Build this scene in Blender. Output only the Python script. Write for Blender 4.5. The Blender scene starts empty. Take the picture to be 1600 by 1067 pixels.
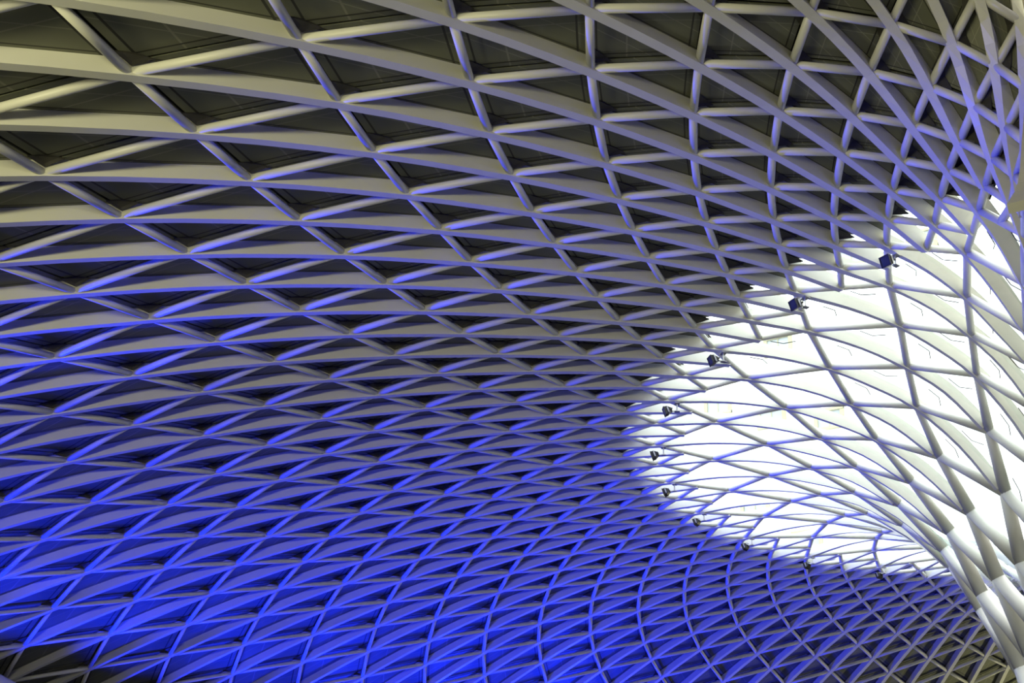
import bpy, bmesh, math, random
from mathutils import Vector, Matrix
random.seed(7)
C = bpy.context.scene.collection
S = bpy.context.scene
PI = math.pi

# ------------------------------------------------------------------ camera
cam_d = bpy.data.cameras.new('camera'); cam = bpy.data.objects.new('camera', cam_d); C.objects.link(cam)
CAM = Vector((0.0, 0.0, 1.6))
CR, CU, CF = Vector((-0.839439, -0.542333, 0.034877)), Vector((-0.214065, 0.388959, 0.896040)), Vector((0.499518, -0.744705, 0.442602))
cam.matrix_world = Matrix(((CR.x, CU.x, -CF.x, CAM.x), (CR.y, CU.y, -CF.y, CAM.y), (CR.z, CU.z, -CF.z, CAM.z), (0, 0, 0, 1)))
cam_d.sensor_width = 36.0; cam_d.lens = 42.9147; cam_d.clip_start = 0.1; cam_d.clip_end = 900
S.camera = cam
FPX = cam_d.lens / 36.0 * 1600
def pix(p):
    d = p - CAM; z = d.dot(CF)
    if z < 0.5: return None
    return 800 + FPX * d.dot(CR) / z, 533.5 - FPX * d.dot(CU) / z, z
# ------------------------------------------------------------------ sky, exposure
S.view_settings.view_transform = 'Standard'; S.view_settings.look = 'None'
S.view_settings.gamma = 1.0; S.view_settings.use_curve_mapping = False
S.view_settings.exposure = 0.0
w = bpy.data.worlds.new('sky'); S.world = w; w.use_nodes = True
wn = w.node_tree.nodes; bg = wn['Background']
bg.inputs[0].default_value = (0.93, 0.97, 1.0, 1); bg.inputs[1].default_value = 4.0

# ------------------------------------------------------------------ lamps of the hall and an added fill
AX = Vector((-0.11, -47.99, 0.0))          # axis of the funnel
def spot(name, loc, target, energy, color, size=60, blend=0.6, radius=0.4):
    l = bpy.data.lights.new(name, 'SPOT'); l.energy = energy; l.color = color
    l.spot_size = math.radians(size); l.spot_blend = blend; l.shadow_soft_size = radius
    o = bpy.data.objects.new(name, l); C.objects.link(o); o.location = loc
    o.rotation_euler = (Vector(target) - Vector(loc)).to_track_quat('-Z', 'Y').to_euler()
    return o
BLUE = (0.006, 0.022, 1.0)
WARM = (1.0, 0.94, 0.52)
def polar(deg, r, z):
    a = math.radians(deg); return Vector((AX.x + r * math.cos(a), AX.y + r * math.sin(a), z))
# blue LED floods standing at the foot of the outer wall
for deg, en in ((46, 4000), (36, 9000), (26, 13000), (16, 17000), (6, 19000), (-4, 20000), (-14, 20000), (-24, 22000), (-34, 19000)):
    h = 5.0 if deg > 10 else 3.0
    p = polar(deg, 53.5, h)
    spot('blue_flood_light', p, p + (polar(deg, 53.5 - math.cos(0.86), h + math.sin(0.86)) - p) * 10, en, BLUE, 76, 0.7)
# warm floods on the near end of the hall floor and one at its far end
for x, y in ((5, 6), (10, 3), (16, 2)):
    spot('hall_flood_or_fill', (x, y, 9.3), (x + 6, y - 24, 16), 3300, WARM, 130, 0.9, 0.8)
spot('hall_flood_or_fill', (12, -88, 3.0), (24, -74, 18), 6000, WARM, 110, 0.9, 0.8)
spot('hall_flood_or_fill', (9, -30, 1.5), (7, -24, 19), 650, (1.0, 1.0, 0.85), 100, 0.9, 0.8)  # added fill uplight, no known lamp: brightens the panels and rib undersides above
spot('blue_flood_light', polar(36, 51, 8.5), (7, -21, 19), 52000, BLUE, 42, 0.9, 0.25)

# ------------------------------------------------------------------ lattice nodes (centimetres): rib number: first ring, points
NODE_TABLE = {
-12:(-20,"622,1421,1521 557,778,1811 496,187,2059 400,-727,2234 311,-1538,2286 259,-1973,2239 238,-2182,2119 243,-2241,1946 258,-2203,1751 268,-2115,1564 272,-2009,1403 278,-1896,1298 284,-1856,1230 283,-1903,1219 267,-2082,1305 230,-2446,1466 181,-2922,1728 132,-3397,2103 118,-3535,1867 113,-3582,1607 108,-3629,1347 103,-3676,1087"),
-11:(-19,"715,951,1521 639,349,1789 568,-203,2016 444,-1146,2133 367,-1703,2161 322,-2020,2111 307,-2186,2005 311,-2255,1864 316,-2264,1711 314,-2248,1578 309,-2226,1475 309,-2218,1406 307,-2269,1352 297,-2377,1359 271,-2595,1427 228,-2922,1550 182,-3280,1746 151,-3518,1755 139,-3607,1508 134,-3652,1248 128,-3697,987"),
-10:(-20,"910,1150,1244 815,535,1534 726,-31,1782 612,-752,1964 507,-1400,2050 438,-1811,2063 398,-2070,2019 382,-2224,1931 377,-2313,1821 369,-2370,1713 355,-2416,1618 347,-2449,1555 341,-2517,1493 332,-2612,1447 312,-2754,1456 276,-2977,1493 232,-3246,1571 190,-3505,1691 170,-3632,1457 163,-3675,1197 156,-3718,937 150,-3761,677"),
-9:(-19,"1027,741,1289 917,160,1558 816,-372,1784 681,-1084,1918 586,-1571,1984 521,-1902,1991 480,-2132,1954 456,-2293,1886 437,-2410,1805 416,-2506,1733 397,-2590,1674 385,-2671,1622 373,-2779,1554 356,-2895,1516 325,-3052,1508 283,-3257,1511 241,-3462,1534 211,-3616,1435 195,-3698,1188 187,-3739,928 180,-3781,668"),
-8:(-20,"1277,963,1051 1143,367,1341 1020,-181,1589 885,-780,1775 764,-1316,1884 676,-1708,1936 609,-2000,1943 561,-2219,1916 525,-2390,1868 492,-2531,1817 462,-2657,1765 441,-2761,1726 423,-2881,1663 403,-3001,1594 376,-3127,1558 336,-3286,1521 292,-3457,1486 257,-3604,1446 230,-3721,1213 221,-3760,953 212,-3800,693 203,-3840,433"),
-7:(-19,"1407,587,1130 1257,23,1398 1120,-496,1624 972,-1060,1770 858,-1498,1861 769,-1837,1903 696,-2107,1912 638,-2327,1896 589,-2510,1863 546,-2667,1832 510,-2806,1799 484,-2933,1758 458,-3067,1685 430,-3187,1624 391,-3318,1571 346,-3466,1503 307,-3598,1420 277,-3706,1253 257,-3781,1007 247,-3819,747 237,-3858,487"),
-6:(-20,"1710,816,920 1531,235,1210 1366,-300,1458 1206,-823,1647 1066,-1286,1772 954,-1662,1848 858,-1974,1887 777,-2233,1899 708,-2451,1891 649,-2641,1873 597,-2811,1848 558,-2952,1826 521,-3096,1773 487,-3225,1699 450,-3344,1640 404,-3476,1558 359,-3602,1454 328,-3694,1317 294,-3802,1084 283,-3838,824 272,-3875,564 261,-3912,304"),
-5:(-19,"1844,454,1023 1649,-97,1291 1469,-603,1517 1302,-1079,1672 1163,-1484,1780 1045,-1825,1845 941,-2117,1880 850,-2370,1894 772,-2588,1889 704,-2780,1880 646,-2949,1865 597,-3096,1840 552,-3239,1778 511,-3359,1712 465,-3479,1634 415,-3604,1520 377,-3703,1373 346,-3788,1167 321,-3857,920 309,-3893,660 296,-3928,400"),
-4:(-20,"2198,673,834 1969,107,1124 1758,-414,1371 1565,-890,1564 1398,-1309,1701 1253,-1674,1793 1125,-1994,1852 1013,-2272,1884 915,-2514,1897 828,-2730,1898 750,-2923,1887 687,-3082,1881 627,-3233,1845 577,-3362,1782 530,-3477,1714 477,-3599,1603 429,-3708,1456 400,-3777,1265 360,-3877,1030 347,-3910,770 334,-3944,510 320,-3979,250"),
-3:(-19,"2329,311,953 2083,-225,1222 1857,-716,1447 1663,-1141,1611 1487,-1526,1732 1334,-1864,1811 1197,-2165,1861 1076,-2430,1891 968,-2665,1901 873,-2874,1903 790,-3057,1899 717,-3213,1890 652,-3354,1844 598,-3471,1783 543,-3587,1691 488,-3704,1550 448,-3791,1367 415,-3864,1139 387,-3928,891 372,-3961,631 358,-3994,371"),
-2:(-20,"2728,509,779 2446,-40,1068 2185,-544,1315 1954,-991,1512 1750,-1383,1659 1566,-1738,1762 1402,-2058,1832 1257,-2340,1876 1128,-2590,1902 1012,-2815,1914 909,-3017,1910 822,-3184,1912 740,-3337,1889 674,-3462,1837 615,-3573,1769 554,-3691,1644 502,-3794,1475 472,-3855,1258 427,-3947,1021 412,-3978,761 396,-4009,500 380,-4041,240"),
-1:(-19,"2846,137,909 2548,-379,1177 2273,-853,1404 2042,-1249,1574 1827,-1618,1702 1634,-1950,1791 1462,-2248,1850 1308,-2514,1890 1170,-2750,1910 1049,-2962,1920 941,-3150,1920 847,-3309,1914 762,-3449,1877 695,-3562,1823 629,-3674,1729 566,-3787,1578 521,-3869,1382 485,-3936,1145 453,-3995,896 436,-4025,635 419,-4055,375"),
0:(-20,"3285,302,744 2946,-224,1033 2634,-709,1280 2359,-1133,1479 2115,-1507,1631 1891,-1850,1741 1689,-2161,1819 1511,-2438,1870 1351,-2684,1903 1207,-2906,1923 1078,-3107,1923 970,-3276,1925 868,-3429,1903 785,-3551,1857 714,-3659,1794 641,-3772,1669 580,-3871,1497 546,-3929,1273 495,-4013,1036 478,-4041,775 459,-4071,514 440,-4100,253"),
1:(-19,"3380,-84,882 3027,-576,1150 2703,-1028,1375 2430,-1405,1549 2173,-1759,1681 1942,-2078,1775 1736,-2365,1839 1550,-2623,1883 1385,-2852,1909 1238,-3057,1924 1108,-3242,1925 993,-3400,1918 890,-3538,1882 808,-3647,1833 729,-3755,1745 654,-3862,1596 599,-3941,1402 557,-4005,1166 520,-4059,916 501,-4087,655 480,-4115,394"),
2:(-20,"3851,39,722 3454,-460,1011 3089,-919,1258 2767,-1322,1458 2480,-1679,1612 2217,-2006,1725 1980,-2303,1805 1769,-2567,1858 1581,-2802,1894 1413,-3013,1916 1262,-3205,1920 1133,-3368,1923 1012,-3517,1902 913,-3636,1857 828,-3740,1798 742,-3848,1680 667,-3942,1514 623,-4000,1297 564,-4077,1059 544,-4104,798 522,-4131,536 500,-4159,275"),
3:(-19,"3915,-362,864 3506,-826,1132 3130,-1251,1357 2812,-1610,1532 2514,-1946,1666 2246,-2247,1761 2007,-2519,1827 1792,-2762,1871 1602,-2976,1897 1433,-3169,1915 1282,-3342,1919 1149,-3493,1914 1029,-3625,1878 933,-3730,1830 841,-3833,1747 750,-3935,1607 683,-4011,1422 630,-4071,1190 588,-4121,940 565,-4148,678 541,-4175,417"),
4:(-20,"4409,-288,708 3954,-753,997 3536,-1181,1244 3164,-1561,1444 2833,-1898,1600 2531,-2205,1713 2260,-2482,1794 2019,-2729,1847 1805,-2948,1882 1614,-3143,1906 1441,-3321,1912 1294,-3472,1918 1157,-3611,1898 1043,-3724,1853 947,-3823,1796 847,-3924,1683 757,-4014,1526 700,-4070,1318 632,-4141,1081 608,-4166,819 583,-4193,557 558,-4218,296"),
5:(-19,"4433,-704,853 3970,-1132,1120 3544,-1525,1345 3177,-1863,1522 2836,-2175,1658 2534,-2454,1753 2262,-2705,1818 2020,-2930,1862 1805,-3127,1889 1615,-3303,1908 1445,-3462,1914 1295,-3599,1912 1161,-3722,1876 1053,-3820,1827 950,-3916,1745 845,-4012,1611 763,-4084,1434 701,-4141,1207 652,-4187,958 626,-4212,696 599,-4237,435"),
6:(-20,"4941,-681,698 4432,-1106,987 3963,-1497,1233 3541,-1847,1435 3164,-2160,1593 2824,-2442,1707 2521,-2695,1788 2251,-2920,1841 2011,-3120,1877 1797,-3297,1901 1605,-3458,1908 1441,-3595,1916 1287,-3721,1897 1162,-3825,1851 1055,-3916,1792 943,-4010,1682 839,-4093,1531 771,-4148,1330 695,-4211,1094 668,-4234,833 640,-4257,572 613,-4280,312"),
7:(-19,"4920,-1108,843 4406,-1493,1111 3934,-1848,1336 3518,-2158,1516 3136,-2443,1653 2799,-2695,1749 2499,-2921,1814 2229,-3123,1859 1990,-3300,1886 1779,-3459,1905 1591,-3601,1912 1426,-3724,1911 1277,-3835,1875 1160,-3925,1824 1046,-4012,1742 928,-4099,1612 834,-4167,1439 762,-4220,1215 709,-4259,967 681,-4280,707 653,-4301,446"),
8:(-20,"5432,-1139,690 4872,-1517,978 4357,-1864,1225 3889,-2179,1428 3469,-2460,1587 3094,-2712,1703 2760,-2937,1785 2463,-3136,1839 2198,-3313,1876 1963,-3471,1900 1752,-3614,1906 1572,-3735,1914 1404,-3848,1896 1266,-3941,1849 1149,-4022,1790 1025,-4107,1681 910,-4183,1531 832,-4234,1334 749,-4289,1098 721,-4307,838 693,-4326,579 664,-4345,319"),
9:(-19,"5360,-1571,836 4799,-1908,1104 4285,-2218,1329 3827,-2493,1510 3408,-2744,1649 3040,-2965,1746 2712,-3162,1812 2418,-3339,1858 2157,-3494,1885 1927,-3633,1904 1722,-3757,1910 1543,-3865,1909 1381,-3962,1873 1252,-4041,1823 1127,-4118,1741 999,-4196,1611 895,-4257,1439 816,-4304,1215 760,-4337,968 731,-4353,709 703,-4370,450"),
10:(-20,"5868,-1657,684 5261,-1982,972 4703,-2280,1219 4197,-2550,1424 3741,-2793,1584 3334,-3011,1701 2972,-3204,1783 2651,-3375,1838 2364,-3528,1875 2109,-3664,1899 1880,-3787,1905 1688,-3892,1912 1507,-3987,1894 1358,-4066,1849 1230,-4137,1790 1097,-4210,1681 972,-4277,1530 887,-4322,1332 798,-4369,1097 769,-4384,838 740,-4398,579 711,-4413,320"),
11:(-19,"5741,-2087,831 5138,-2371,1099 4588,-2630,1325 4094,-2862,1508 3645,-3074,1647 3249,-3260,1744 2896,-3426,1811 2581,-3575,1858 2300,-3706,1885 2052,-3824,1903 1833,-3930,1908 1643,-4019,1907 1471,-4098,1873 1333,-4164,1824 1199,-4230,1742 1062,-4295,1610 952,-4348,1437 867,-4388,1213 806,-4416,965 777,-4429,707 747,-4442,448"),
12:(-20,"6238,-2224,678 5590,-2492,967 4996,-2736,1215 4457,-2957,1421 3972,-3156,1582 3537,-3335,1699 3150,-3495,1782 2808,-3636,1837 2503,-3761,1875 2230,-3873,1899 1986,-3976,1904 1783,-4061,1911 1594,-4137,1893 1437,-4200,1850 1300,-4258,1791 1159,-4318,1680 1029,-4372,1529 939,-4409,1330 844,-4449,1094 813,-4461,834 783,-4473,575 752,-4485,315"),
13:(-19,"6057,-2645,825 5420,-2871,1094 4839,-3077,1321 4316,-3261,1506 3840,-3429,1645 3420,-3579,1742 3047,-3711,1810 2713,-3830,1857 2417,-3935,1885 2153,-4030,1904 1923,-4114,1908 1725,-4183,1906 1546,-4243,1873 1400,-4295,1825 1258,-4348,1742 1116,-4399,1609 1002,-4439,1436 914,-4471,1211 849,-4494,962 817,-4506,702 786,-4516,442"),
14:(-20,"6536,-2832,673 5858,-3037,962 5235,-3223,1210 4668,-3392,1417 4157,-3545,1579 3699,-3682,1697 3292,-3805,1780 2933,-3913,1836 2614,-4008,1874 2326,-4095,1899 2070,-4174,1905 1859,-4239,1911 1664,-4295,1893 1499,-4342,1849 1355,-4387,1790 1208,-4433,1679 1075,-4471,1529 984,-4498,1329 884,-4529,1091 851,-4540,829 818,-4550,569 786,-4559,309"),
15:(-19,"6304,-3235,821 5642,-3399,1089 5036,-3548,1316 4488,-3683,1502 3990,-3806,1641 3551,-3915,1740 3162,-4012,1809 2816,-4097,1856 2508,-4173,1885 2232,-4243,1904 1992,-4304,1909 1788,-4354,1906 1603,-4396,1871 1450,-4434,1823 1302,-4473,1741 1156,-4509,1608 1041,-4535,1435 951,-4557,1210 883,-4576,958 850,-4585,696 816,-4594,435"),
16:(-20,"6755,-3469,669 6056,-3606,959 5413,-3732,1207 4824,-3848,1414 4293,-3952,1576 3817,-4046,1694 3395,-4129,1778 3025,-4201,1835 2696,-4265,1873 2400,-4324,1899 2135,-4378,1905 1916,-4422,1911 1713,-4459,1891 1543,-4491,1847 1395,-4522,1788 1243,-4552,1678 1107,-4576,1528 1016,-4592,1327 914,-4613,1088 879,-4622,825 845,-4630,562 811,-4637,302"),
17:(-19,"6473,-3848,818 5795,-3947,1087 5172,-4038,1314 4607,-4121,1499 4093,-4198,1639 3641,-4264,1738 3241,-4321,1808 2886,-4373,1855 2571,-4419,1884 2290,-4460,1903 2043,-4499,1909 1831,-4530,1905 1640,-4556,1869 1483,-4578,1821 1332,-4602,1739 1183,-4622,1608 1066,-4636,1434 976,-4649,1207 907,-4661,954 872,-4668,691 837,-4674,429"),
18:(-20,"6889,-4126,668 6178,-4194,958 5522,-4258,1206 4919,-4318,1413 4375,-4372,1574 3890,-4420,1692 3460,-4461,1777 3081,-4497,1835 2745,-4529,1873 2445,-4557,1898 2177,-4585,1905 1951,-4609,1911 1742,-4629,1891 1569,-4644,1845 1420,-4658,1787 1266,-4673,1677 1128,-4684,1526 1035,-4691,1323 932,-4703,1084 896,-4709,820 861,-4713,557 827,-4717,296"),
19:(-19,"6559,-4477,818 5872,-4509,1088 5239,-4541,1314 4665,-4571,1498 4144,-4598,1637 3688,-4619,1736 3281,-4638,1807 2919,-4656,1855 2601,-4670,1883 2320,-4683,1903 2070,-4697,1909 1851,-4710,1906 1656,-4718,1869 1501,-4723,1820 1351,-4730,1738 1200,-4736,1605 1081,-4740,1430 988,-4745,1202 918,-4751,950 883,-4754,687 848,-4757,425"),
20:(-20,"6934,-4795,668 6219,-4794,959 5558,-4794,1206 4950,-4797,1411 4402,-4800,1573 3915,-4800,1691 3481,-4798,1776 3098,-4798,1834 2759,-4798,1873 2460,-4796,1898 2192,-4796,1905 1962,-4799,1912 1750,-4800,1892 1578,-4797,1846 1431,-4795,1787 1278,-4795,1676 1137,-4794,1522 1043,-4794,1318 938,-4795,1080 902,-4797,817 867,-4798,555 832,-4799,294"),
21:(-19,"6559,-5113,819 5873,-5079,1087 5240,-5051,1312 4665,-5026,1495 4144,-5002,1636 3687,-4979,1736 3280,-4958,1807 2917,-4942,1854 2599,-4925,1883 2320,-4908,1903 2070,-4898,1909 1850,-4890,1907 1656,-4879,1870 1503,-4868,1821 1356,-4859,1739 1204,-4852,1603 1082,-4847,1425 989,-4844,1198 919,-4842,948 883,-4841,686 848,-4840,425"),
22:(-20,"6890,-5466,668 6180,-5396,957 5524,-5333,1203 4921,-5278,1407 4375,-5227,1570 3889,-5179,1691 3458,-5136,1777 3078,-5100,1834 2741,-5068,1872 2445,-5036,1897 2179,-5009,1904 1951,-4990,1911 1740,-4970,1892 1571,-4949,1847 1426,-4931,1789 1274,-4917,1676 1133,-4905,1520 1037,-4898,1316 932,-4889,1079 897,-4886,818 862,-4883,557 827,-4880,296"),
23:(-19,"6475,-5746,818 5799,-5647,1084 5176,-5557,1307 4609,-5477,1491 4093,-5402,1636 3640,-5334,1739 3239,-5275,1808 2883,-5224,1854 2570,-5177,1882 2294,-5134,1901 2046,-5100,1907 1830,-5071,1905 1639,-5040,1870 1489,-5012,1822 1342,-4989,1740 1191,-4969,1604 1070,-4954,1426 977,-4942,1199 907,-4932,950 872,-4928,689 837,-4923,429"),
24:(-20,"6757,-6128,669 6061,-5990,956 5420,-5865,1199 4831,-5751,1403 4296,-5646,1570 3818,-5551,1695 3396,-5467,1780 3025,-5395,1835 2696,-5331,1870 2404,-5272,1894 2142,-5221,1901 1918,-5180,1909 1712,-5139,1891 1546,-5100,1846 1403,-5068,1790 1252,-5040,1678 1112,-5015,1523 1018,-4999,1319 915,-4980,1083 880,-4974,822 845,-4967,562 811,-4960,302"),
25:(-19,"6309,-6364,819 5650,-6201,1083 5045,-6052,1306 4495,-5916,1492 3993,-5790,1640 3553,-5680,1742 3164,-5583,1809 2819,-5499,1852 2513,-5423,1879 2242,-5356,1897 2000,-5299,1904 1790,-5248,1904 1604,-5197,1869 1456,-5155,1823 1311,-5118,1743 1162,-5084,1608 1043,-5058,1430 952,-5037,1204 885,-5021,956 851,-5012,695 817,-5004,435"),
26:(-20,"6540,-6768,672 5865,-6566,959 5244,-6380,1202 4675,-6208,1407 4161,-6052,1575 3701,-5912,1698 3295,-5789,1781 2937,-5683,1833 2619,-5588,1868 2336,-5504,1891 2081,-5428,1898 1865,-5365,1907 1665,-5304,1890 1503,-5249,1847 1362,-5204,1792 1214,-5161,1682 1078,-5123,1528 986,-5097,1326 886,-5068,1089 853,-5058,829 819,-5048,569 786,-5038,309"),
27:(-19,"6063,-6958,824 5427,-6734,1089 4844,-6527,1314 4318,-6338,1501 3841,-6165,1645 3423,-6015,1743 3051,-5884,1806 2718,-5768,1850 2424,-5664,1877 2163,-5572,1895 1931,-5491,1902 1729,-5420,1904 1548,-5352,1871 1403,-5296,1825 1262,-5245,1746 1119,-5196,1612 1004,-5158,1436 917,-5128,1211 852,-5105,963 819,-5094,703 786,-5082,443"),
28:(-20,"6241,-7377,678 5594,-7113,965 4998,-6869,1212 4455,-6645,1418 3969,-6441,1583 3538,-6259,1700 3153,-6100,1778 2811,-5962,1831 2506,-5838,1868 2236,-5727,1891 1994,-5627,1897 1788,-5543,1908 1596,-5463,1892 1438,-5394,1849 1303,-5336,1795 1161,-5278,1686 1031,-5226,1533 943,-5191,1333 848,-5153,1096 816,-5140,836 784,-5127,576 752,-5113,316"),
29:(-19,"5742,-7516,830 5137,-7235,1098 4581,-6975,1325 4086,-6740,1510 3641,-6524,1649 3250,-6336,1741 2897,-6171,1805 2580,-6025,1853 2301,-5894,1881 2057,-5776,1897 1839,-5673,1904 1645,-5583,1907 1471,-5500,1874 1333,-5431,1828 1199,-5367,1749 1063,-5304,1616 955,-5254,1442 872,-5215,1217 810,-5186,969 779,-5172,709 748,-5157,449"),
30:(-20,"5868,-7944,684 5258,-7622,973 4694,-7326,1221 4184,-7055,1427 3733,-6809,1588 3333,-6588,1701 2972,-6394,1778 2649,-6224,1835 2361,-6072,1875 2109,-5935,1897 1884,-5812,1902 1690,-5710,1912 1507,-5613,1896 1357,-5531,1852 1229,-5461,1797 1096,-5389,1689 974,-5325,1537 891,-5281,1337 802,-5233,1101 771,-5217,840 741,-5201,580 711,-5185,320"),
31:(-19,"5357,-8031,837 4790,-7696,1106 4270,-7388,1332 3814,-7112,1515 3403,-6858,1651 3040,-6635,1743 2711,-6438,1810 2414,-6261,1861 2155,-6104,1889 1928,-5964,1904 1725,-5841,1910 1543,-5735,1911 1379,-5638,1877 1248,-5557,1830 1123,-5481,1751 997,-5404,1618 897,-5344,1444 819,-5298,1219 761,-5263,971 732,-5246,711 703,-5228,451"),
32:(-20,"5430,-8460,691 4865,-8084,980 4344,-7739,1227 3875,-7426,1432 3461,-7144,1591 3092,-6890,1704 2758,-6664,1784 2460,-6464,1843 2195,-6285,1883 1961,-6125,1905 1752,-5982,1909 1573,-5863,1917 1402,-5751,1899 1262,-5658,1854 1143,-5576,1799 1020,-5492,1690 908,-5417,1537 832,-5366,1336 749,-5310,1100 720,-5291,840 692,-5272,579 664,-5253,319"),
33:(-19,"4916,-8492,844 4397,-8108,1112 3921,-7755,1337 3508,-7445,1518 3131,-7159,1655 2796,-6906,1750 2494,-6680,1818 2225,-6477,1867 1987,-6297,1895 1776,-6138,1910 1590,-5997,1915 1424,-5874,1914 1273,-5763,1878 1153,-5673,1831 1038,-5585,1751 922,-5498,1618 831,-5429,1441 760,-5376,1215 706,-5336,967 679,-5316,707 652,-5295,446"),
34:(-20,"4939,-8917,698 4427,-8493,987 3955,-8103,1233 3534,-7753,1436 3159,-7441,1595 2819,-7160,1711 2514,-6907,1793 2245,-6681,1849 2006,-6479,1886 1791,-6301,1907 1598,-6141,1911 1436,-6005,1919 1283,-5877,1901 1156,-5772,1855 1047,-5680,1799 936,-5586,1688 835,-5502,1533 767,-5446,1329 690,-5382,1092 664,-5360,832 638,-5339,572 612,-5317,311"),
35:(-19,"4430,-8894,852 3966,-8466,1119 3540,-8073,1344 3174,-7736,1522 2831,-7425,1660 2525,-7148,1758 2255,-6896,1825 2016,-6669,1870 1800,-6472,1894 1605,-6297,1910 1435,-6140,1916 1288,-6002,1915 1155,-5876,1879 1047,-5776,1830 944,-5680,1749 840,-5584,1613 760,-5509,1432 696,-5451,1203 647,-5405,955 622,-5382,695 597,-5360,435"),
36:(-20,"4407,-9309,708 3952,-8844,996 3534,-8415,1241 3164,-8035,1441 2832,-7700,1599 2525,-7396,1716 2252,-7119,1799 2017,-6868,1853 1804,-6649,1886 1606,-6456,1906 1428,-6282,1911 1284,-6132,1921 1150,-5990,1902 1039,-5873,1855 943,-5774,1797 845,-5673,1684 756,-5582,1524 698,-5523,1313 628,-5451,1077 604,-5427,817 580,-5403,556 557,-5379,296"),
37:(-19,"3913,-9234,864 3505,-8770,1130 3132,-8343,1353 2816,-7984,1527 2515,-7652,1664 2244,-7352,1762 2008,-7077,1830 1800,-6830,1872 1606,-6617,1894 1426,-6432,1910 1271,-6263,1918 1142,-6113,1917 1027,-5977,1879 933,-5868,1828 843,-5765,1745 754,-5663,1604 684,-5585,1417 629,-5523,1185 584,-5472,937 562,-5447,676 539,-5421,416"),
38:(-20,"3850,-9636,722 3453,-9136,1010 3091,-8675,1254 2773,-8271,1451 2488,-7915,1603 2223,-7590,1719 1987,-7290,1803 1785,-7020,1857 1600,-6784,1889 1421,-6580,1908 1257,-6397,1914 1127,-6239,1923 1012,-6088,1902 916,-5964,1853 834,-5859,1792 750,-5752,1674 674,-5657,1509 626,-5597,1292 563,-5518,1056 542,-5491,795 520,-5465,535 499,-5438,275"),
39:(-19,"3380,-9513,881 3028,-9018,1147 2708,-8565,1369 2442,-8188,1538 2187,-7835,1670 1957,-7515,1767 1757,-7220,1835 1579,-6957,1878 1409,-6732,1899 1248,-6538,1915 1108,-6363,1921 995,-6207,1918 896,-6065,1877 817,-5952,1823 741,-5845,1735 665,-5739,1590 607,-5659,1398 560,-5593,1163 520,-5537,914 500,-5509,654 480,-5482,394"),
40:(-20,"3285,-9899,744 2946,-9372,1032 2638,-8886,1276 2369,-8460,1470 2131,-8086,1617 1910,-7742,1728 1714,-7425,1810 1543,-7141,1864 1386,-6893,1896 1231,-6680,1913 1088,-6491,1917 974,-6329,1923 874,-6174,1898 794,-6047,1845 725,-5939,1781 654,-5829,1660 591,-5731,1491 552,-5671,1270 496,-5584,1034 478,-5555,774 459,-5526,513 440,-5497,253"),
41:(-19,"2846,-9734,909 2550,-9217,1176 2281,-8742,1398 2057,-8345,1562 1846,-7974,1688 1657,-7639,1780 1492,-7334,1844 1343,-7062,1885 1202,-6830,1904 1066,-6629,1916 948,-6450,1919 851,-6292,1911 768,-6148,1866 703,-6034,1809 640,-5924,1719 577,-5815,1572 529,-5733,1379 489,-5663,1144 454,-5603,895 436,-5572,635 419,-5542,375"),
42:(-20,"2728,-10106,779 2447,-9558,1068 2190,-9052,1313 1964,-8605,1505 1766,-8211,1648 1585,-7853,1751 1425,-7528,1826 1285,-7240,1874 1157,-6989,1900 1033,-6771,1913 918,-6578,1912 824,-6415,1912 742,-6260,1883 676,-6132,1826 620,-6023,1760 562,-5910,1640 510,-5808,1474 477,-5745,1257 429,-5652,1020 413,-5620,760 396,-5588,500 380,-5557,240"),
43:(-19,"2329,-9909,953 2086,-9373,1221 1865,-8882,1444 1673,-8455,1605 1500,-8068,1724 1348,-7726,1806 1214,-7421,1860 1096,-7152,1892 986,-6920,1903 882,-6717,1907 791,-6539,1903 715,-6382,1889 648,-6239,1840 596,-6125,1781 545,-6013,1693 492,-5898,1552 452,-5811,1369 418,-5735,1139 388,-5670,891 373,-5637,631 358,-5604,371"),
44:(-20,"2199,-10271,834 1971,-9706,1124 1763,-9185,1370 1573,-8708,1561 1406,-8287,1697 1260,-7919,1791 1133,-7596,1852 1024,-7315,1886 927,-7072,1900 836,-6860,1901 752,-6670,1890 682,-6512,1882 619,-6360,1847 568,-6234,1788 524,-6124,1725 476,-6005,1614 431,-5894,1462 402,-5823,1267 361,-5722,1030 348,-5687,770 334,-5653,510 320,-5619,250"),
45:(-19,"1845,-10052,1023 1652,-9502,1291 1475,-8997,1516 1308,-8519,1671 1166,-8111,1779 1046,-7768,1846 945,-7474,1882 857,-7221,1896 779,-7003,1891 707,-6813,1880 644,-6644,1864 589,-6496,1841 540,-6357,1789 499,-6243,1733 458,-6127,1656 414,-6001,1534 377,-5898,1379 347,-5811,1168 322,-5741,920 309,-5705,660 296,-5669,400"),
46:(-20,"1710,-10414,920 1533,-9834,1210 1370,-9300,1457 1210,-8777,1647 1069,-8311,1772 954,-7933,1849 859,-7620,1889 781,-7361,1900 714,-7143,1891 655,-6953,1871 600,-6782,1843 554,-6640,1822 510,-6499,1780 473,-6377,1723 438,-6264,1671 398,-6132,1582 358,-6002,1466 328,-5906,1321 295,-5796,1085 283,-5759,824 272,-5722,564 261,-5685,304"),
47:(-19,"1407,-10185,1129 1259,-9621,1398 1123,-9104,1623 975,-8539,1770 860,-8099,1860 771,-7759,1903 700,-7489,1911 643,-7269,1895 595,-7087,1861 552,-6929,1826 513,-6787,1790 479,-6660,1756 445,-6532,1701 416,-6420,1656 382,-6292,1603 342,-6140,1522 306,-6004,1428 277,-5893,1256 257,-5817,1007 247,-5778,747 237,-5740,487"),
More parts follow.
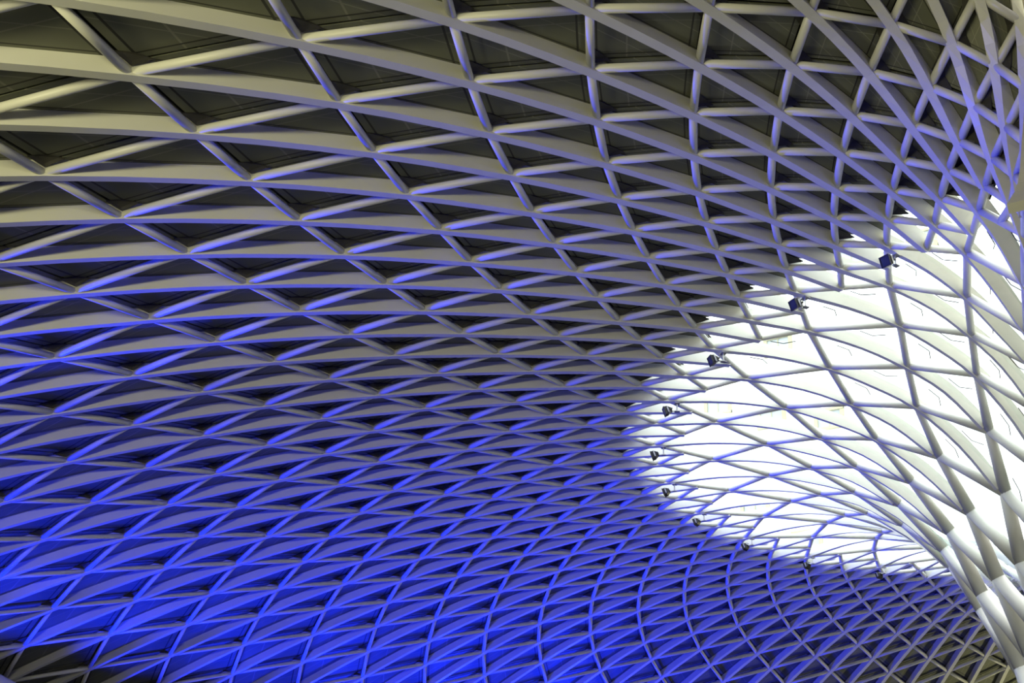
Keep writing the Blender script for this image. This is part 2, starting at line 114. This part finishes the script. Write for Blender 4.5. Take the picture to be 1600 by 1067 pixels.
48:(-20,"1277,-10561,1051 1144,-9966,1341 1022,-9418,1588 888,-8819,1774 769,-8283,1883 681,-7891,1933 616,-7599,1940 567,-7379,1914 529,-7208,1868 497,-7066,1814 468,-6939,1757 444,-6832,1717 417,-6714,1667 392,-6602,1617 365,-6482,1589 329,-6322,1546 290,-6146,1499 256,-5996,1450 230,-5877,1214 221,-5837,953 212,-5797,693 203,-5757,433"),
49:(-19,"1027,-10338,1289 918,-9758,1557 819,-9226,1783 686,-8516,1916 595,-8029,1980 533,-7698,1984 490,-7468,1948 459,-7306,1886 437,-7188,1807 419,-7093,1733 403,-7007,1666 387,-6923,1615 367,-6819,1561 347,-6710,1537 318,-6555,1531 279,-6348,1527 240,-6138,1541 211,-5982,1436 195,-5900,1188 187,-5858,928 180,-5817,668"),
50:(-20,"910,-10747,1244 815,-10133,1534 728,-9567,1781 616,-8847,1962 516,-8200,2046 453,-7791,2055 413,-7533,2011 388,-7376,1928 374,-7284,1824 365,-7228,1718 358,-7183,1618 353,-7148,1548 342,-7079,1489 328,-6987,1454 306,-6849,1472 272,-6627,1507 230,-6355,1579 190,-6094,1694 170,-5966,1457 163,-5923,1197 156,-5880,937 150,-5836,677"),
51:(-19,"715,-10549,1521 639,-9947,1789 569,-9395,2015 451,-8454,2130 381,-7899,2153 341,-7583,2101 319,-7415,1997 310,-7342,1864 309,-7332,1717 311,-7351,1583 314,-7374,1472 315,-7379,1398 308,-7327,1349 295,-7221,1364 268,-7006,1436 226,-6679,1557 181,-6319,1750 151,-6080,1756 139,-5991,1508 134,-5946,1248 128,-5901,987"),
52:(-20,"622,-11018,1521 557,-10376,1811 497,-9785,2058 404,-8872,2233 321,-8063,2280 277,-7631,2230 256,-7422,2109 250,-7358,1941 253,-7391,1752 262,-7481,1567 273,-7590,1403 285,-7702,1292 288,-7740,1223 284,-7694,1215 266,-7516,1307 229,-7153,1470 180,-6677,1731 132,-6201,2104 118,-6063,1868 113,-6016,1607 108,-5969,1347 103,-5922,1087")}
N = {}
for j, (u0, s) in NODE_TABLE.items():
    for k, t in enumerate(s.split()):
        N[(j, u0 + 2 * k)] = Vector([int(v) / 100 for v in t.split(',')])
J0, J1, U0, U1 = -12, 52, -20, 18
# odd ribs end half way along the large tubes of the glazed zone
for j in range(J0 + 1, J1, 2):
    if j % 4 == 1: a, b = (j - 1, 0), (j + 1, 2)
    else: a, b = (j + 1, 0), (j - 1, 2)
    N[(j, 1)] = (N[a] + N[b]) / 2
NRM = {}
for (j, u), p in N.items():
    t = N.get((j, u + 2), p) - N.get((j, u - 2), p)
    s = N.get((j + 2, u), p) - N.get((j - 2, u), p)
    n = t.cross(s)
    NRM[(j, u)] = n.normalized()
if NRM[(10, -8)].z < 0:
    for k in NRM: NRM[k] = -NRM[k]
for _ in range(3):                        # even out the normals so that the ribs do not twist
    M2 = {}
    for (j, u), n in NRM.items():
        a = n * 2
        for q in ((j, u + 2), (j, u - 2), (j + 1, u + 1), (j + 1, u - 1), (j - 1, u + 1), (j - 1, u - 1), (j + 2, u), (j - 2, u)):
            if q in NRM: a = a + NRM[q]
        M2[(j, u)] = a.normalized()
    NRM = M2

# ------------------------------------------------------------------ materials
def mat(name, color, rough=0.5, metal=0.0, build=None):
    m = bpy.data.materials.new(name); m.use_nodes = True
    nt = m.node_tree; b = nt.nodes['Principled BSDF']
    b.inputs['Base Color'].default_value = (*color, 1); b.inputs['Roughness'].default_value = rough; b.inputs['Metallic'].default_value = metal
    if build: build(nt, b)
    return m
def mottled(c1, c2, scale, detail=4, bump=0.0):
    def f(nt, b):
        tc = nt.nodes.new('ShaderNodeTexCoord'); nz = nt.nodes.new('ShaderNodeTexNoise')
        nz.inputs['Scale'].default_value = scale; nz.inputs['Detail'].default_value = detail
        mx = nt.nodes.new('ShaderNodeMix'); mx.data_type = 'RGBA'
        mx.inputs[6].default_value = (*c1, 1); mx.inputs[7].default_value = (*c2, 1)
        nt.links.new(tc.outputs['Object'], nz.inputs['Vector']); nt.links.new(nz.outputs['Fac'], mx.inputs[0])
        nt.links.new(mx.outputs[2], b.inputs['Base Color'])
        if bump:
            bp = nt.nodes.new('ShaderNodeBump'); bp.inputs['Strength'].default_value = bump
            nt.links.new(nz.outputs['Fac'], bp.inputs['Height']); nt.links.new(bp.outputs['Normal'], b.inputs['Normal'])
    return f
STEEL = mat('white_painted_steel', (0.72, 0.72, 0.66), 0.42, 0, mottled((0.70, 0.70, 0.64), (0.76, 0.76, 0.70), 0.8))
def seams(nt, b):
    # faint sheet joints of the perforated liner: thin lines at fixed shares of each triangle
    uv = nt.nodes.new('ShaderNodeUVMap'); sx = nt.nodes.new('ShaderNodeSeparateXYZ'); nt.links.new(uv.outputs[0], sx.inputs[0])
    def line(sock, at, wd):
        a = nt.nodes.new('ShaderNodeMath'); a.operation = 'SUBTRACT'; a.inputs[1].default_value = at; nt.links.new(sock, a.inputs[0])
        c = nt.nodes.new('ShaderNodeMath'); c.operation = 'ABSOLUTE'; nt.links.new(a.outputs[0], c.inputs[0])
        d = nt.nodes.new('ShaderNodeMath'); d.operation = 'LESS_THAN'; d.inputs[1].default_value = wd; nt.links.new(c.outputs[0], d.inputs[0]); return d.outputs[0]
    l1 = line(sx.outputs[0], 0.36, 0.008); l2 = line(sx.outputs[1], 0.40, 0.008); l3 = line(sx.outputs[1], 0.09, 0.010); l4 = line(sx.outputs[0], 0.07, 0.009)
    wa = nt.nodes.new('ShaderNodeMath'); wa.operation = 'ADD'; nt.links.new(sx.outputs[0], wa.inputs[0]); nt.links.new(sx.outputs[1], wa.inputs[1])
    l5 = line(wa.outputs[0], 0.93, 0.009)
    m4 = nt.nodes.new('ShaderNodeMath'); m4.operation = 'MAXIMUM'; nt.links.new(l4, m4.inputs[0]); nt.links.new(l5, m4.inputs[1])
    m3 = nt.nodes.new('ShaderNodeMath'); m3.operation = 'MAXIMUM'; nt.links.new(l3, m3.inputs[0]); nt.links.new(m4.outputs[0], m3.inputs[1]); l3 = m3.outputs[0]
    m1 = nt.nodes.new('ShaderNodeMath'); m1.operation = 'MAXIMUM'; nt.links.new(l1, m1.inputs[0]); nt.links.new(l2, m1.inputs[1])
    tc = nt.nodes.new('ShaderNodeTexCoord'); nz = nt.nodes.new('ShaderNodeTexNoise'); nz.inputs['Scale'].default_value = 1.2
    nt.links.new(tc.outputs['Object'], nz.inputs['Vector'])
    r = nt.nodes.new('ShaderNodeMix'); r.data_type = 'RGBA'; r.inputs[6].default_value = (0.125, 0.132, 0.096, 1); r.inputs[7].default_value = (0.165, 0.172, 0.128, 1)
    nt.links.new(nz.outputs['Fac'], r.inputs[0])
    x = nt.nodes.new('ShaderNodeMix'); x.data_type = 'RGBA'; x.inputs[7].default_value = (0.23, 0.235, 0.18, 1)
    nt.links.new(r.outputs[2], x.inputs[6]); nt.links.new(m1.outputs[0], x.inputs[0])
    y = nt.nodes.new('ShaderNodeMix'); y.data_type = 'RGBA'; y.inputs[7].default_value = (0.03, 0.03, 0.025, 1)
    nt.links.new(x.outputs[2], y.inputs[6]); nt.links.new(l3, y.inputs[0])
    nt.links.new(y.outputs[2], b.inputs['Base Color'])
PANEL = mat('grey_perforated_liner', (0.14, 0.14, 0.1), 0.55, 0, seams)
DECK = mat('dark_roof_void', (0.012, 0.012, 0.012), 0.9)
DARK = mat('black_lamp_paint', (0.02, 0.02, 0.022), 0.35, 0, mottled((0.018, 0.018, 0.02), (0.03, 0.03, 0.033), 9))
CHROME = mat('bare_bracket_steel', (0.6, 0.6, 0.58), 0.3, 0.8)
STONE = mat('grey_stone_floor', (0.13, 0.13, 0.11), 0.5, 0, mottled((0.11, 0.11, 0.095), (0.15, 0.15, 0.13), 0.4))
WALLM = mat('cream_plaster', (0.62, 0.58, 0.46), 0.8, 0, mottled((0.58, 0.54, 0.42), (0.66, 0.62, 0.50), 0.3))
GUSSET = mat('dark_primer', (0.04, 0.038, 0.03), 0.6, 0, mottled((0.03, 0.03, 0.024), (0.06, 0.056, 0.045), 3))
LENS = mat('lamp_glass', (0.05, 0.06, 0.12), 0.08)
def glassmat():
    m = bpy.data.materials.new('roof_glass'); m.use_nodes = True; nt = m.node_tree; nt.nodes.clear()
    o = nt.nodes.new('ShaderNodeOutputMaterial'); t = nt.nodes.new('ShaderNodeBsdfTransparent'); g = nt.nodes.new('ShaderNodeBsdfGlossy')
    t.inputs[0].default_value = (0.93, 0.96, 0.95, 1); g.inputs['Roughness'].default_value = 0.05
    mx = nt.nodes.new('ShaderNodeMixShader'); mx.inputs[0].default_value = 0.05; nt.links.new(t.outputs[0], mx.inputs[1]); nt.links.new(g.outputs[0], mx.inputs[2])
    nt.links.new(mx.outputs[0], o.inputs[0]); return m
GLASS = glassmat()

# ------------------------------------------------------------------ helpers
def mesh(name, verts, faces, m, parent=None, smooth=False, uvs=None):
    me = bpy.data.meshes.new(name); me.from_pydata([tuple(v) for v in verts], [], faces); me.materials.append(m)
    if uvs:
        l = me.uv_layers.new(name='UVMap')
        for p in me.polygons:
            for li in p.loop_indices: l.data[li].uv = uvs[me.loops[li].vertex_index]
    if smooth: me.polygons.foreach_set('use_smooth', [True] * len(me.polygons))
    me.update()
    o = bpy.data.objects.new(name, me); C.objects.link(o)
    if parent: o.parent = parent
    return o
def empty(name, loc, **props):
    o = bpy.data.objects.new(name, None); C.objects.link(o); o.location = loc
    for k, v in props.items(): o[k] = v
    return o
def tube_geo(a, b, r0, r1=None, n=12, caps=True):
    r1 = r1 or r0; d = (b - a).normalized()
    x = d.orthogonal().normalized(); y = d.cross(x)
    vs = []
    for p, r in ((a, r0), (b, r1)):
        for k in range(n):
            t = 2 * PI * k / n; vs.append(p + x * (r * math.cos(t)) + y * (r * math.sin(t)))
    fs = [(k, (k + 1) % n, n + (k + 1) % n, n + k) for k in range(n)]
    if caps: fs += [tuple(range(n - 1, -1, -1)), tuple(range(n, 2 * n))]
    return vs, fs
def box_geo(c, ax, ay, az, hx, hy, hz):
    vs = [c + ax * (sx * hx) + ay * (sy * hy) + az * (sz * hz) for sx in (-1, 1) for sy in (-1, 1) for sz in (-1, 1)]
    fs = [(0, 1, 3, 2), (4, 6, 7, 5), (0, 4, 5, 1), (2, 3, 7, 6), (0, 2, 6, 4), (1, 5, 7, 3)]
    return vs, fs
def joined(geos):
    V, F = [], []
    for vs, fs in geos:
        o = len(V); V += vs; F += [tuple(i + o for i in f) for f in fs]
    return V, F
def seen(pts):
    # share of the frame a piece covers, 0 when it is out of the picture
    q = [pix(p) for p in pts]
    if any(v is None for v in q): return 0.0
    mx = sum(v[0] for v in q) / len(q); my = sum(v[1] for v in q) / len(q)
    if not (-90 < mx < 1690 and -90 < my < 1157): return 0.0
    return max(math.hypot(q[i][0] - q[k][0], q[i][1] - q[k][1]) for i in range(len(q)) for k in range(i)) + 400.0 / q[0][2]

# ------------------------------------------------------------------ the hall around the roof
def struct(o): o['kind'] = 'structure'; return o
struct(mesh('floor', [Vector((-30, 40, 0)), Vector((110, 40, 0)), Vector((110, -140, 0)), Vector((-30, -140, 0))], [(0, 1, 2, 3)], STONE))
# outer wall following the plan of the roof edge
vs, fs = [], []
for j in range(J0, J1 + 1):
    u = U0 if (j % 2 == 0) else U0 + 1
    p = N[(j, u)] + NRM[(j, u)] * 0.4; q = Vector((p.x, p.y, 0)) 
    vs += [p, q]
for k in range(J1 - J0): fs.append((2 * k, 2 * k + 1, 2 * k + 3, 2 * k + 2))
struct(mesh('wall_outer', vs, fs, WALLM))
# gallery wall behind the camera, the upstand over the edge rib and the soffit that joins them
struct(mesh('wall_gallery', [Vector((-7, 22, 0)), Vector((-7, -122, 0)), Vector((-7, -122, 34)), Vector((-7, 22, 34))], [(0, 1, 2, 3)], WALLM))
struct(mesh('wall_left', [Vector((-7, 22, 0)), Vector((9, 22, 0)), Vector((9, 22, 34)), Vector((-7, 22, 34))], [(0, 1, 2, 3)], WALLM))
struct(mesh('wall_far', [Vector((-7, -122, 0)), Vector((9, -122, 0)), Vector((9, -122, 34)), Vector((-7, -122, 34))], [(0, 1, 2, 3)], WALLM))
E1 = [(j, u) for (j, u) in N if j == J0 and u <= -4]; E1.sort(key=lambda k: k[1])
E2 = [(j, u) for (j, u) in N if j == J1 and u <= -4]; E2.sort(key=lambda k: -k[1])
edge = [N[k] + Vector((-0.12, 0, 0.0)) for k in E1 + E2]
edge = [Vector((6.2, 22, 12))] + edge + [Vector((6.2, -122, 12))]
vs, fs = [], []
for p in edge: vs += [Vector((-7, p.y, p.z)), p]
for k in range(len(edge) - 1): fs.append((2 * k, 2 * k + 2, 2 * k + 3, 2 * k + 1))
struct(mesh('trim_1', vs, fs, WALLM))

# ------------------------------------------------------------------ opaque roof: dark void sheet + triangular liner panels
RIB_D = 0.42
def off(k, d): return N[k] + NRM[k] * d
tris, panes = [], []
for j in range(J0, J1 + 1):
    for u in range(U0, 2):
        if (j + u) % 2 or (j, u + 2) not in N: continue
        for s in (-1, 1):
            k = (j + s, u + 1)
            if k not in N or (u + 2 > 0 and (u + 1) > 0): continue
            t = [(j, u), (j, u + 2), k]
            if u + 1 < 0: tris.append(t)
            elif u + 1 == 0: panes.append(t)
# fine panes beside the end of every second even rib, then the large triangles
for j in range(J0, J1 + 1):
    if j % 4 == 2:
        for s in (-1, 1):
            if (j + s, 1) in N: panes.append([(j, 0), (j, 2), (j + s, 1)])
    if j % 2 == 0:
        for u in range(0, 11, 2):
            if (j + u) % 4: continue
            for s in (-2, 2):
                if (j + s, u + 2) in N and u + 4 <= 14 and J0 <= j + s <= J1: panes.append([(j, u), (j, u + 4), (j + s, u + 2)])
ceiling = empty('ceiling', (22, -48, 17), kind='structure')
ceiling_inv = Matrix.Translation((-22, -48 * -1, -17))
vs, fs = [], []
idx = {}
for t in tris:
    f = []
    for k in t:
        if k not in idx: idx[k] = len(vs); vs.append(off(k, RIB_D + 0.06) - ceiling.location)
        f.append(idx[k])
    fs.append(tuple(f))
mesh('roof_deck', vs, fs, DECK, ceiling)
def panel_geo(t, gap, d0, th, org):
    P = [off(k, d0) for k in t]; c = (P[0] + P[1] + P[2]) / 3
    nn = (NRM[t[0]] + NRM[t[1]] + NRM[t[2]]).normalized()
    # inset every edge by the gap
    a = (P[1] - P[0]).length; b = (P[2] - P[1]).length; cc = (P[0] - P[2]).length
    area = (P[1] - P[0]).cross(P[2] - P[0]).length / 2; r_in = 2 * area / (a + b + cc)
    inc = (P[0] * b + P[1] * cc + P[2] * a) / (a + b + cc)
    f = max(0.2, 1 - gap / r_in)
    Q = [inc + (p - inc) * f - org for p in P]
    return Q + [q + nn * th for q in Q], [(0, 1, 2), (5, 4, 3), (0, 3, 4, 1), (1, 4, 5, 2), (2, 5, 3, 0)]
TUV = [(0, 0), (1, 0), (0.0, 1), (0, 0), (1, 0), (0.0, 1)]
tris.sort(key=lambda t: -seen([N[k] for k in t]))
rest, ruv = [], []
for i, t in enumerate(tris):
    g = panel_geo(t, 0.035, RIB_D - 0.02, 0.05, ceiling.location)
    if i < 300: mesh('panel', g[0], g[1], PANEL, ceiling, uvs=TUV)
    else: rest.append(g); ruv += TUV
V, F = joined(rest)
o = mesh('panels', V, F, PANEL, ceiling, uvs=ruv); o['kind'] = 'stuff'

# ------------------------------------------------------------------ glazing of the opening round the funnel
sky_l = empty('window_1', (14, -48, 19), kind='structure')
panes = [t for t in panes if not any(k[1] > 2 and (k[0] < -10 or k[0] > 50) for k in t)]
for t in panes:
    g = panel_geo(t, 0.02, RIB_D, 0.03, sky_l.location)
    pn = mesh('pane', g[0], g[1], GLASS, sky_l)
    if max(k[1] for k in t) - min(k[1] for k in t) == 4 and -10 <= t[0][0] <= 4:      # slim bent glazing stay under the large panes
        c = (off(t[0], 0.3) + off(t[1], 0.3) + off(t[2], 0.3)) / 3; a = (N[t[1]] - N[t[0]]).normalized(); d = (N[t[2]] - N[t[0]]).normalized(); o_ = sky_l.location
        g = joined([tube_geo(c - o_, c - a * 0.45 - o_, 0.014, n=6), tube_geo(c - o_, c + d * 0.4 - o_, 0.014, n=6)])
        mesh('stay_rod', g[0], g[1], DARK, pn)

# ------------------------------------------------------------------ white steel lattice: ribs, diagonal tubes, funnel tubes
LAT = empty('steel_lattice', (AX.x + 8, AX.y, 0), label='white steel lattice of curved ribs and round tubes fanning out from the funnel', category='roof frame')
ORG = LAT.location.copy()
def catmull(p0, p1, p2, p3, t):
    return 0.5 * ((2 * p1) + (p2 - p0) * t + (2 * p0 - 5 * p1 + 4 * p2 - p3) * t * t + (3 * p1 - p0 - 3 * p2 + p3) * t ** 3)
def rib_w(u): return 0.21 if u < 0 else max(0.13, 0.21 - 0.02 * u)
for j in range(J0, J1 + 1):
    if j % 2: us = [u for u in range(U0, 1) if (j, u) in N and u < 1] + [1]
    else: us = [u for u in range(U0, (13 if j % 4 == 0 else 11)) if (j, u) in N]
    if j in (-9, 49): us = [u for u in us if u <= -1]
    if j in (-12, 52): us = [u for u in us if u <= 2]
    P = [N[(j, u)] for u in us]
    if j % 2 == 0 and us[-1] >= 10: P[-1] = P[-2].lerp(P[-1], 0.9)
    M = [NRM[(j, u)] for u in us]
    pts, nrs, ws = [], [], []
    sub = 3
    for i in range(len(P) - 1):
        p0 = P[i - 1] if i else P[i] * 2 - P[i + 1]; p3 = P[i + 2] if i + 2 < len(P) else P[i + 1] * 2 - P[i]
        for s in range(sub):
            t = s / sub
            pts.append(catmull(p0, P[i], P[i + 1], p3, t)); nrs.append(M[i].lerp(M[i + 1], t).normalized()); ws.append(rib_w(us[i] + (us[i + 1] - us[i]) * t))
    pts.append(P[-1]); nrs.append(M[-1]); ws.append(rib_w(us[-1]))
    vs, fs = [], []
    for i, p in enumerate(pts):
        d = (pts[min(i + 1, len(pts) - 1)] - pts[max(i - 1, 0)]).normalized(); n = nrs[i]; x = d.cross(n).normalized() * (ws[i] / 2)
        dep = RIB_D
        q = p - ORG
        vs += [q - x, q + x, q + x + n * dep, q - x + n * dep]
    for i in range(len(pts) - 1):
        a = 4 * i
        for k in range(4): fs.append((a + k, a + (k + 1) % 4, a + 4 + (k + 1) % 4, a + 4 + k))
    e = 4 * (len(pts) - 1); fs += [(3, 2, 1, 0), (e, e + 1, e + 2, e + 3)]
    mesh('rib', vs, fs, STEEL, LAT)

def tube_r(u):
    if u < 2: return 0.10
    if u < 8: return 0.115
    return min(0.30, 0.115 + (u - 8) * 0.022)
def stray(k): return k[1] > 2 and (k[0] < -10 or k[0] > 50)
members = {'descending_tube': [], 'rising_tube': [], 'funnel_tube': []}
for (j, u) in N:
    # fine lattice
    for s, nm in ((1, 'descending_tube'), (-1, 'rising_tube')):
        k = (j + s, u + 1)
        if k in N and u + 1 <= 1 and u >= U0:
            if u + 1 == 1:                       # last half step: only from the nodes between the lamps
                if not (j % 4 == 2 and u == 0): continue
            members[nm].append(((j, u), k))
    # coarse lattice
    if j % 2 == 0 and u >= 0 and u % 2 == 0 and (j + u) % 4 == 0:
        for s, nm in ((2, 'descending_tube'), (-2, 'rising_tube')):
            k = (j + s, u + 2)
            if k in N and u + 2 <= U1 + 4: members['funnel_tube' if u >= 8 else nm].append(((j, u), k))
for nm, lst in members.items():
    lst = [m for m in lst if not (stray(m[0]) or stray(m[1]))]
    lst.sort(key=lambda m: -seen([N[m[0]], N[m[1]]]))
    rest = []
    for i, (a, b) in enumerate(lst):
        ra, rb = tube_r(a[1]), tube_r(b[1])
        g = tube_geo(off(a, ra + 0.03) - ORG, off(b, rb + 0.03) - ORG, ra, rb if nm == 'funnel_tube' else ra, 12)
        if i < 300: mesh(nm, g[0], g[1], STEEL, LAT, smooth=True)
        else: rest.append(g)
    if rest:
        V, F = joined(rest); o = mesh(nm + 's', V, F, STEEL, LAT, smooth=True); o['kind'] = 'stuff'

# dark gusset plates with a bolt, where two tubes meet a rib
br = []
for (j, u) in N:
    if u > -1 or u < U0 + 1: continue
    for s in (-1, 1):
        a, c = (j + s, u - 1), (j + s, u + 1)
        if a not in N or c not in N: continue
        p = off((j, u), 0.2); q = off((j, u), RIB_D - 0.03)
        e1 = (N[a] - N[(j, u)]).normalized(); e2 = (N[c] - N[(j, u)]).normalized(); n = NRM[(j, u)]
        m = (e1 + e2).normalized()
        base = p + m * 0.14
        v = [base - ORG, p + e1 * 0.5 + n * 0.12 - ORG, q + m * 0.3 - ORG, p + e2 * 0.5 + n * 0.12 - ORG]
        v += [w_ + n * 0.03 for w_ in v]
        f = [(0, 1, 2, 3), (7, 6, 5, 4), (0, 4, 5, 1), (1, 5, 6, 2), (2, 6, 7, 3), (3, 7, 4, 0)]
        br.append(((v, f), seen([N[(j, u)], N[(j, u)] + e1]), (j, u)))
br.sort(key=lambda t: -t[1])
for i, (g, _, k) in enumerate(br[:300]): mesh('gusset_plate', g[0], g[1], GUSSET, LAT)
V, F = joined([g for g, _, _ in br[300:]]); o = mesh('gusset_plates', V, F, GUSSET, LAT); o['kind'] = 'stuff'

# ------------------------------------------------------------------ floodlights hung on the rim of the glazed opening
def floodlight(k, label):
    j, u = k
    p = N[k]; out = Vector((p.x - AX.x, p.y - AX.y, 0)).normalized(); up = Vector((0, 0, 1)); side = up.cross(out)
    t1 = (N[(j, 4)] - p).normalized()
    hang = p + t1 * 0.36 - up * 0.02
    root = empty('floodlight', hang, label=label, category='floodlight', group='floodlights on the rim of the glazed opening')
    Z = Vector((0, 0, 0))
    # clamp collar round the tube, stem, arm, yoke, lamp head with cooling fins and a glass front
    g = box_geo(Z - up * 0.01, t1, side, up, 0.09, 0.13, 0.012); mesh('clamp_plate', g[0], g[1], CHROME, root)
    g = joined([tube_geo(Z - up * 0.02, Z - up * 0.30, 0.026, n=8), box_geo(-up * 0.31, out, side, up, 0.09, 0.07, 0.014)]); mesh('stem', g[0], g[1], CHROME, root)
    g = tube_geo(-up * 0.30, -up * 0.30 + out * 0.20, 0.02, n=8); mesh('arm', g[0], g[1], CHROME, root)
    f = (out - up * 0.35).normalized(); v = side.cross(f).normalized()
    if v.z < 0: v = -v
    c = -up * 0.30 + out * 0.34; K = 0.8
    gs = [box_geo(c + side * (s * K * 0.20), f, side, v, K * 0.03, K * 0.012, K * 0.13) for s in (-1, 1)] + [box_geo(c - f * K * 0.19, f, side, v, K * 0.012, K * 0.21, K * 0.03)]
    g = joined(gs); mesh('yoke', g[0], g[1], CHROME, root)
    # housing tapers to the back
    hv = []
    for d, w_ in ((K * 0.14, K * 0.18), (0, K * 0.175), (-K * 0.13, K * 0.11)):
        for sx, sz in ((-1, -1), (1, -1), (1, 1), (-1, 1)): hv.append(c + f * d + side * (sx * w_) + v * (sz * w_))
    hf = [(4 * a + b_, 4 * a + (b_ + 1) % 4, 4 * a + 4 + (b_ + 1) % 4, 4 * a + 4 + b_) for a in range(2) for b_ in range(4)] + [(3, 2, 1, 0), (8, 9, 10, 11)]
    h = mesh('housing', hv, hf, DARK, root)
    fins = joined([box_geo(c - f * K * 0.15 + side * (q * K * 0.04), f, side, v, K * 0.035, K * 0.006, K * 0.10) for q in (-2, -1, 0, 1, 2)]); mesh('cooling_fins', fins[0], fins[1], DARK, h)
    fr = joined([box_geo(c + f * K * 0.15 + side * (s * K * 0.175), f, side, v, K * 0.02, K * 0.02, K * 0.195) for s in (-1, 1)] + [box_geo(c + f * K * 0.15 + v * (s * K * 0.175), f, side, v, K * 0.02, K * 0.155, K * 0.02) for s in (-1, 1)])
    mesh('front_frame', fr[0], fr[1], DARK, h)
    g = box_geo(c + f * K * 0.148, f, side, v, K * 0.006, K * 0.156, K * 0.156); mesh('lamp_glass', g[0], g[1], LENS, h)
FL = [(-4, 'black square floodlight with blue glint, topmost one on the rim of the bright opening'),
      (0, 'black square floodlight with blue glint, second down the upper rim of the bright opening'),
      (4, 'tilted black floodlight with white front spots, third down the upper rim of the opening'),
      (8, 'dark floodlight on a white bracket, fourth from the top, upper left of the opening'),
      (12, 'dark flat looking floodlight at the leftmost point of the bright opening'),
      (16, 'floodlight just below the leftmost one, catching white light on its bracket'),
      (20, 'floodlight where blue tubes begin, fifth from the bottom right end of the rim'),
      (24, 'small grey floodlight on the lower rim, fourth from its right end'),
      (28, 'small grey floodlight on the lower rim, third from its right end'),
      (32, 'small floodlight on the lower rim, last one seen left of the funnel')]
for j, lab in FL: floodlight((j, 0), lab)

# ------------------------------------------------------------------ branching column at the outer edge, bottom left corner
def at(x, y, z): return CAM + (CF + CR * ((x - 800) / FPX) + CU * ((533.5 - y) / FPX)) * z
top = N[(14, -16)] + NRM[(14, -16)] * 0.45; head = at(92, 1128, 58.5)
colm = empty('tree_column', (head.x, head.y, 0), label='grey steel tree column with slanting branch, cut off by the bottom left corner', category='column')
o = colm.location
g = tube_geo(Vector((0, 0, 0)), head - o, 0.55, 0.45, 20); mesh('trunk', g[0], g[1], STEEL, colm, smooth=True)
for t, r in ((top, 0.62),):
    g = tube_geo(head - o, t - o, r, r * 0.9, 18); mesh('branch', g[0], g[1], STEEL, colm, smooth=True)

# ------------------------------------------------------------------ pale buildings outside, seen through the glazing
PALE = mat('white_render', (0.85, 0.85, 0.83), 0.8, 0, mottled((0.82, 0.82, 0.8), (0.88, 0.88, 0.86), 0.05))
BEIGE = mat('beige_stone', (0.4, 0.38, 0.25), 0.8, 0, mottled((0.37, 0.35, 0.22), (0.43, 0.41, 0.28), 0.3))
PANEG = mat('blue_grey_window_glass', (0.38, 0.42, 0.44), 0.3)
B = empty('office_building', (50, -176, 0), label='white office block with blue grey windows, far behind the glazed opening', category='building')
g = box_geo(Vector((0, 0, 48)), Vector((1, 0, 0)), Vector((0, 1, 0)), Vector((0, 0, 1)), 60, 5, 48); mesh('wall', g[0], g[1], PALE, B)
ex, ey, ez = Vector((1, 0, 0)), Vector((0, 1, 0)), Vector((0, 0, 1))
def winpos(px, py):
    d = (at(px, py, 1) - CAM); t = (-171 - CAM.y) / d.y; q = CAM + d * t
    return Vector((q.x - 50, 5.0, q.z))
for px, py in ((1122, 634), (1216, 541), (1206, 653), (1296, 655), (1440, 375), (1330, 402), (1180, 790), (1310, 792), (1262, 846)):
    c = winpos(px, py)
    fr = joined([box_geo(c + ex * s * 2.1, ex, ey, ez, 0.3, 0.35, 1.7) for s in (-1, 1)] + [box_geo(c + ez * s * 1.5, ex, ey, ez, 2.4, 0.45, 0.22) for s in (-1, 1)] + [box_geo(c, ex, ey, ez, 0.08, 0.2, 1.5)])
    w_ = mesh('window', fr[0], fr[1], BEIGE, B)
    gl = box_geo(c, ex, ey, ez, 1.8, 0.08, 1.3); mesh('window_pane', gl[0], gl[1], PANEG, w_)
for z in (22, 30.5, 39, 47, 56, 66):
    g = box_geo(Vector((0, 5.1, z)), ex, ey, ez, 60, 0.22, 0.14); mesh('ledge', g[0], g[1], PALE, B)
B2 = empty('beige_building', (1.2, -116, 0), label='beige stone gable end beyond the glazing at the right edge', category='building')
g = box_geo(Vector((0, 0, 30)), ex, ey, ez, 15.2, 4, 30); mesh('wall', g[0], g[1], BEIGE, B2)
for z in (24, 34, 44, 54):
    g = box_geo(Vector((0, 4.0, z)), ex, ey, ez, 15.5, 0.3, 0.3); mesh('ledge', g[0], g[1], BEIGE, B2)
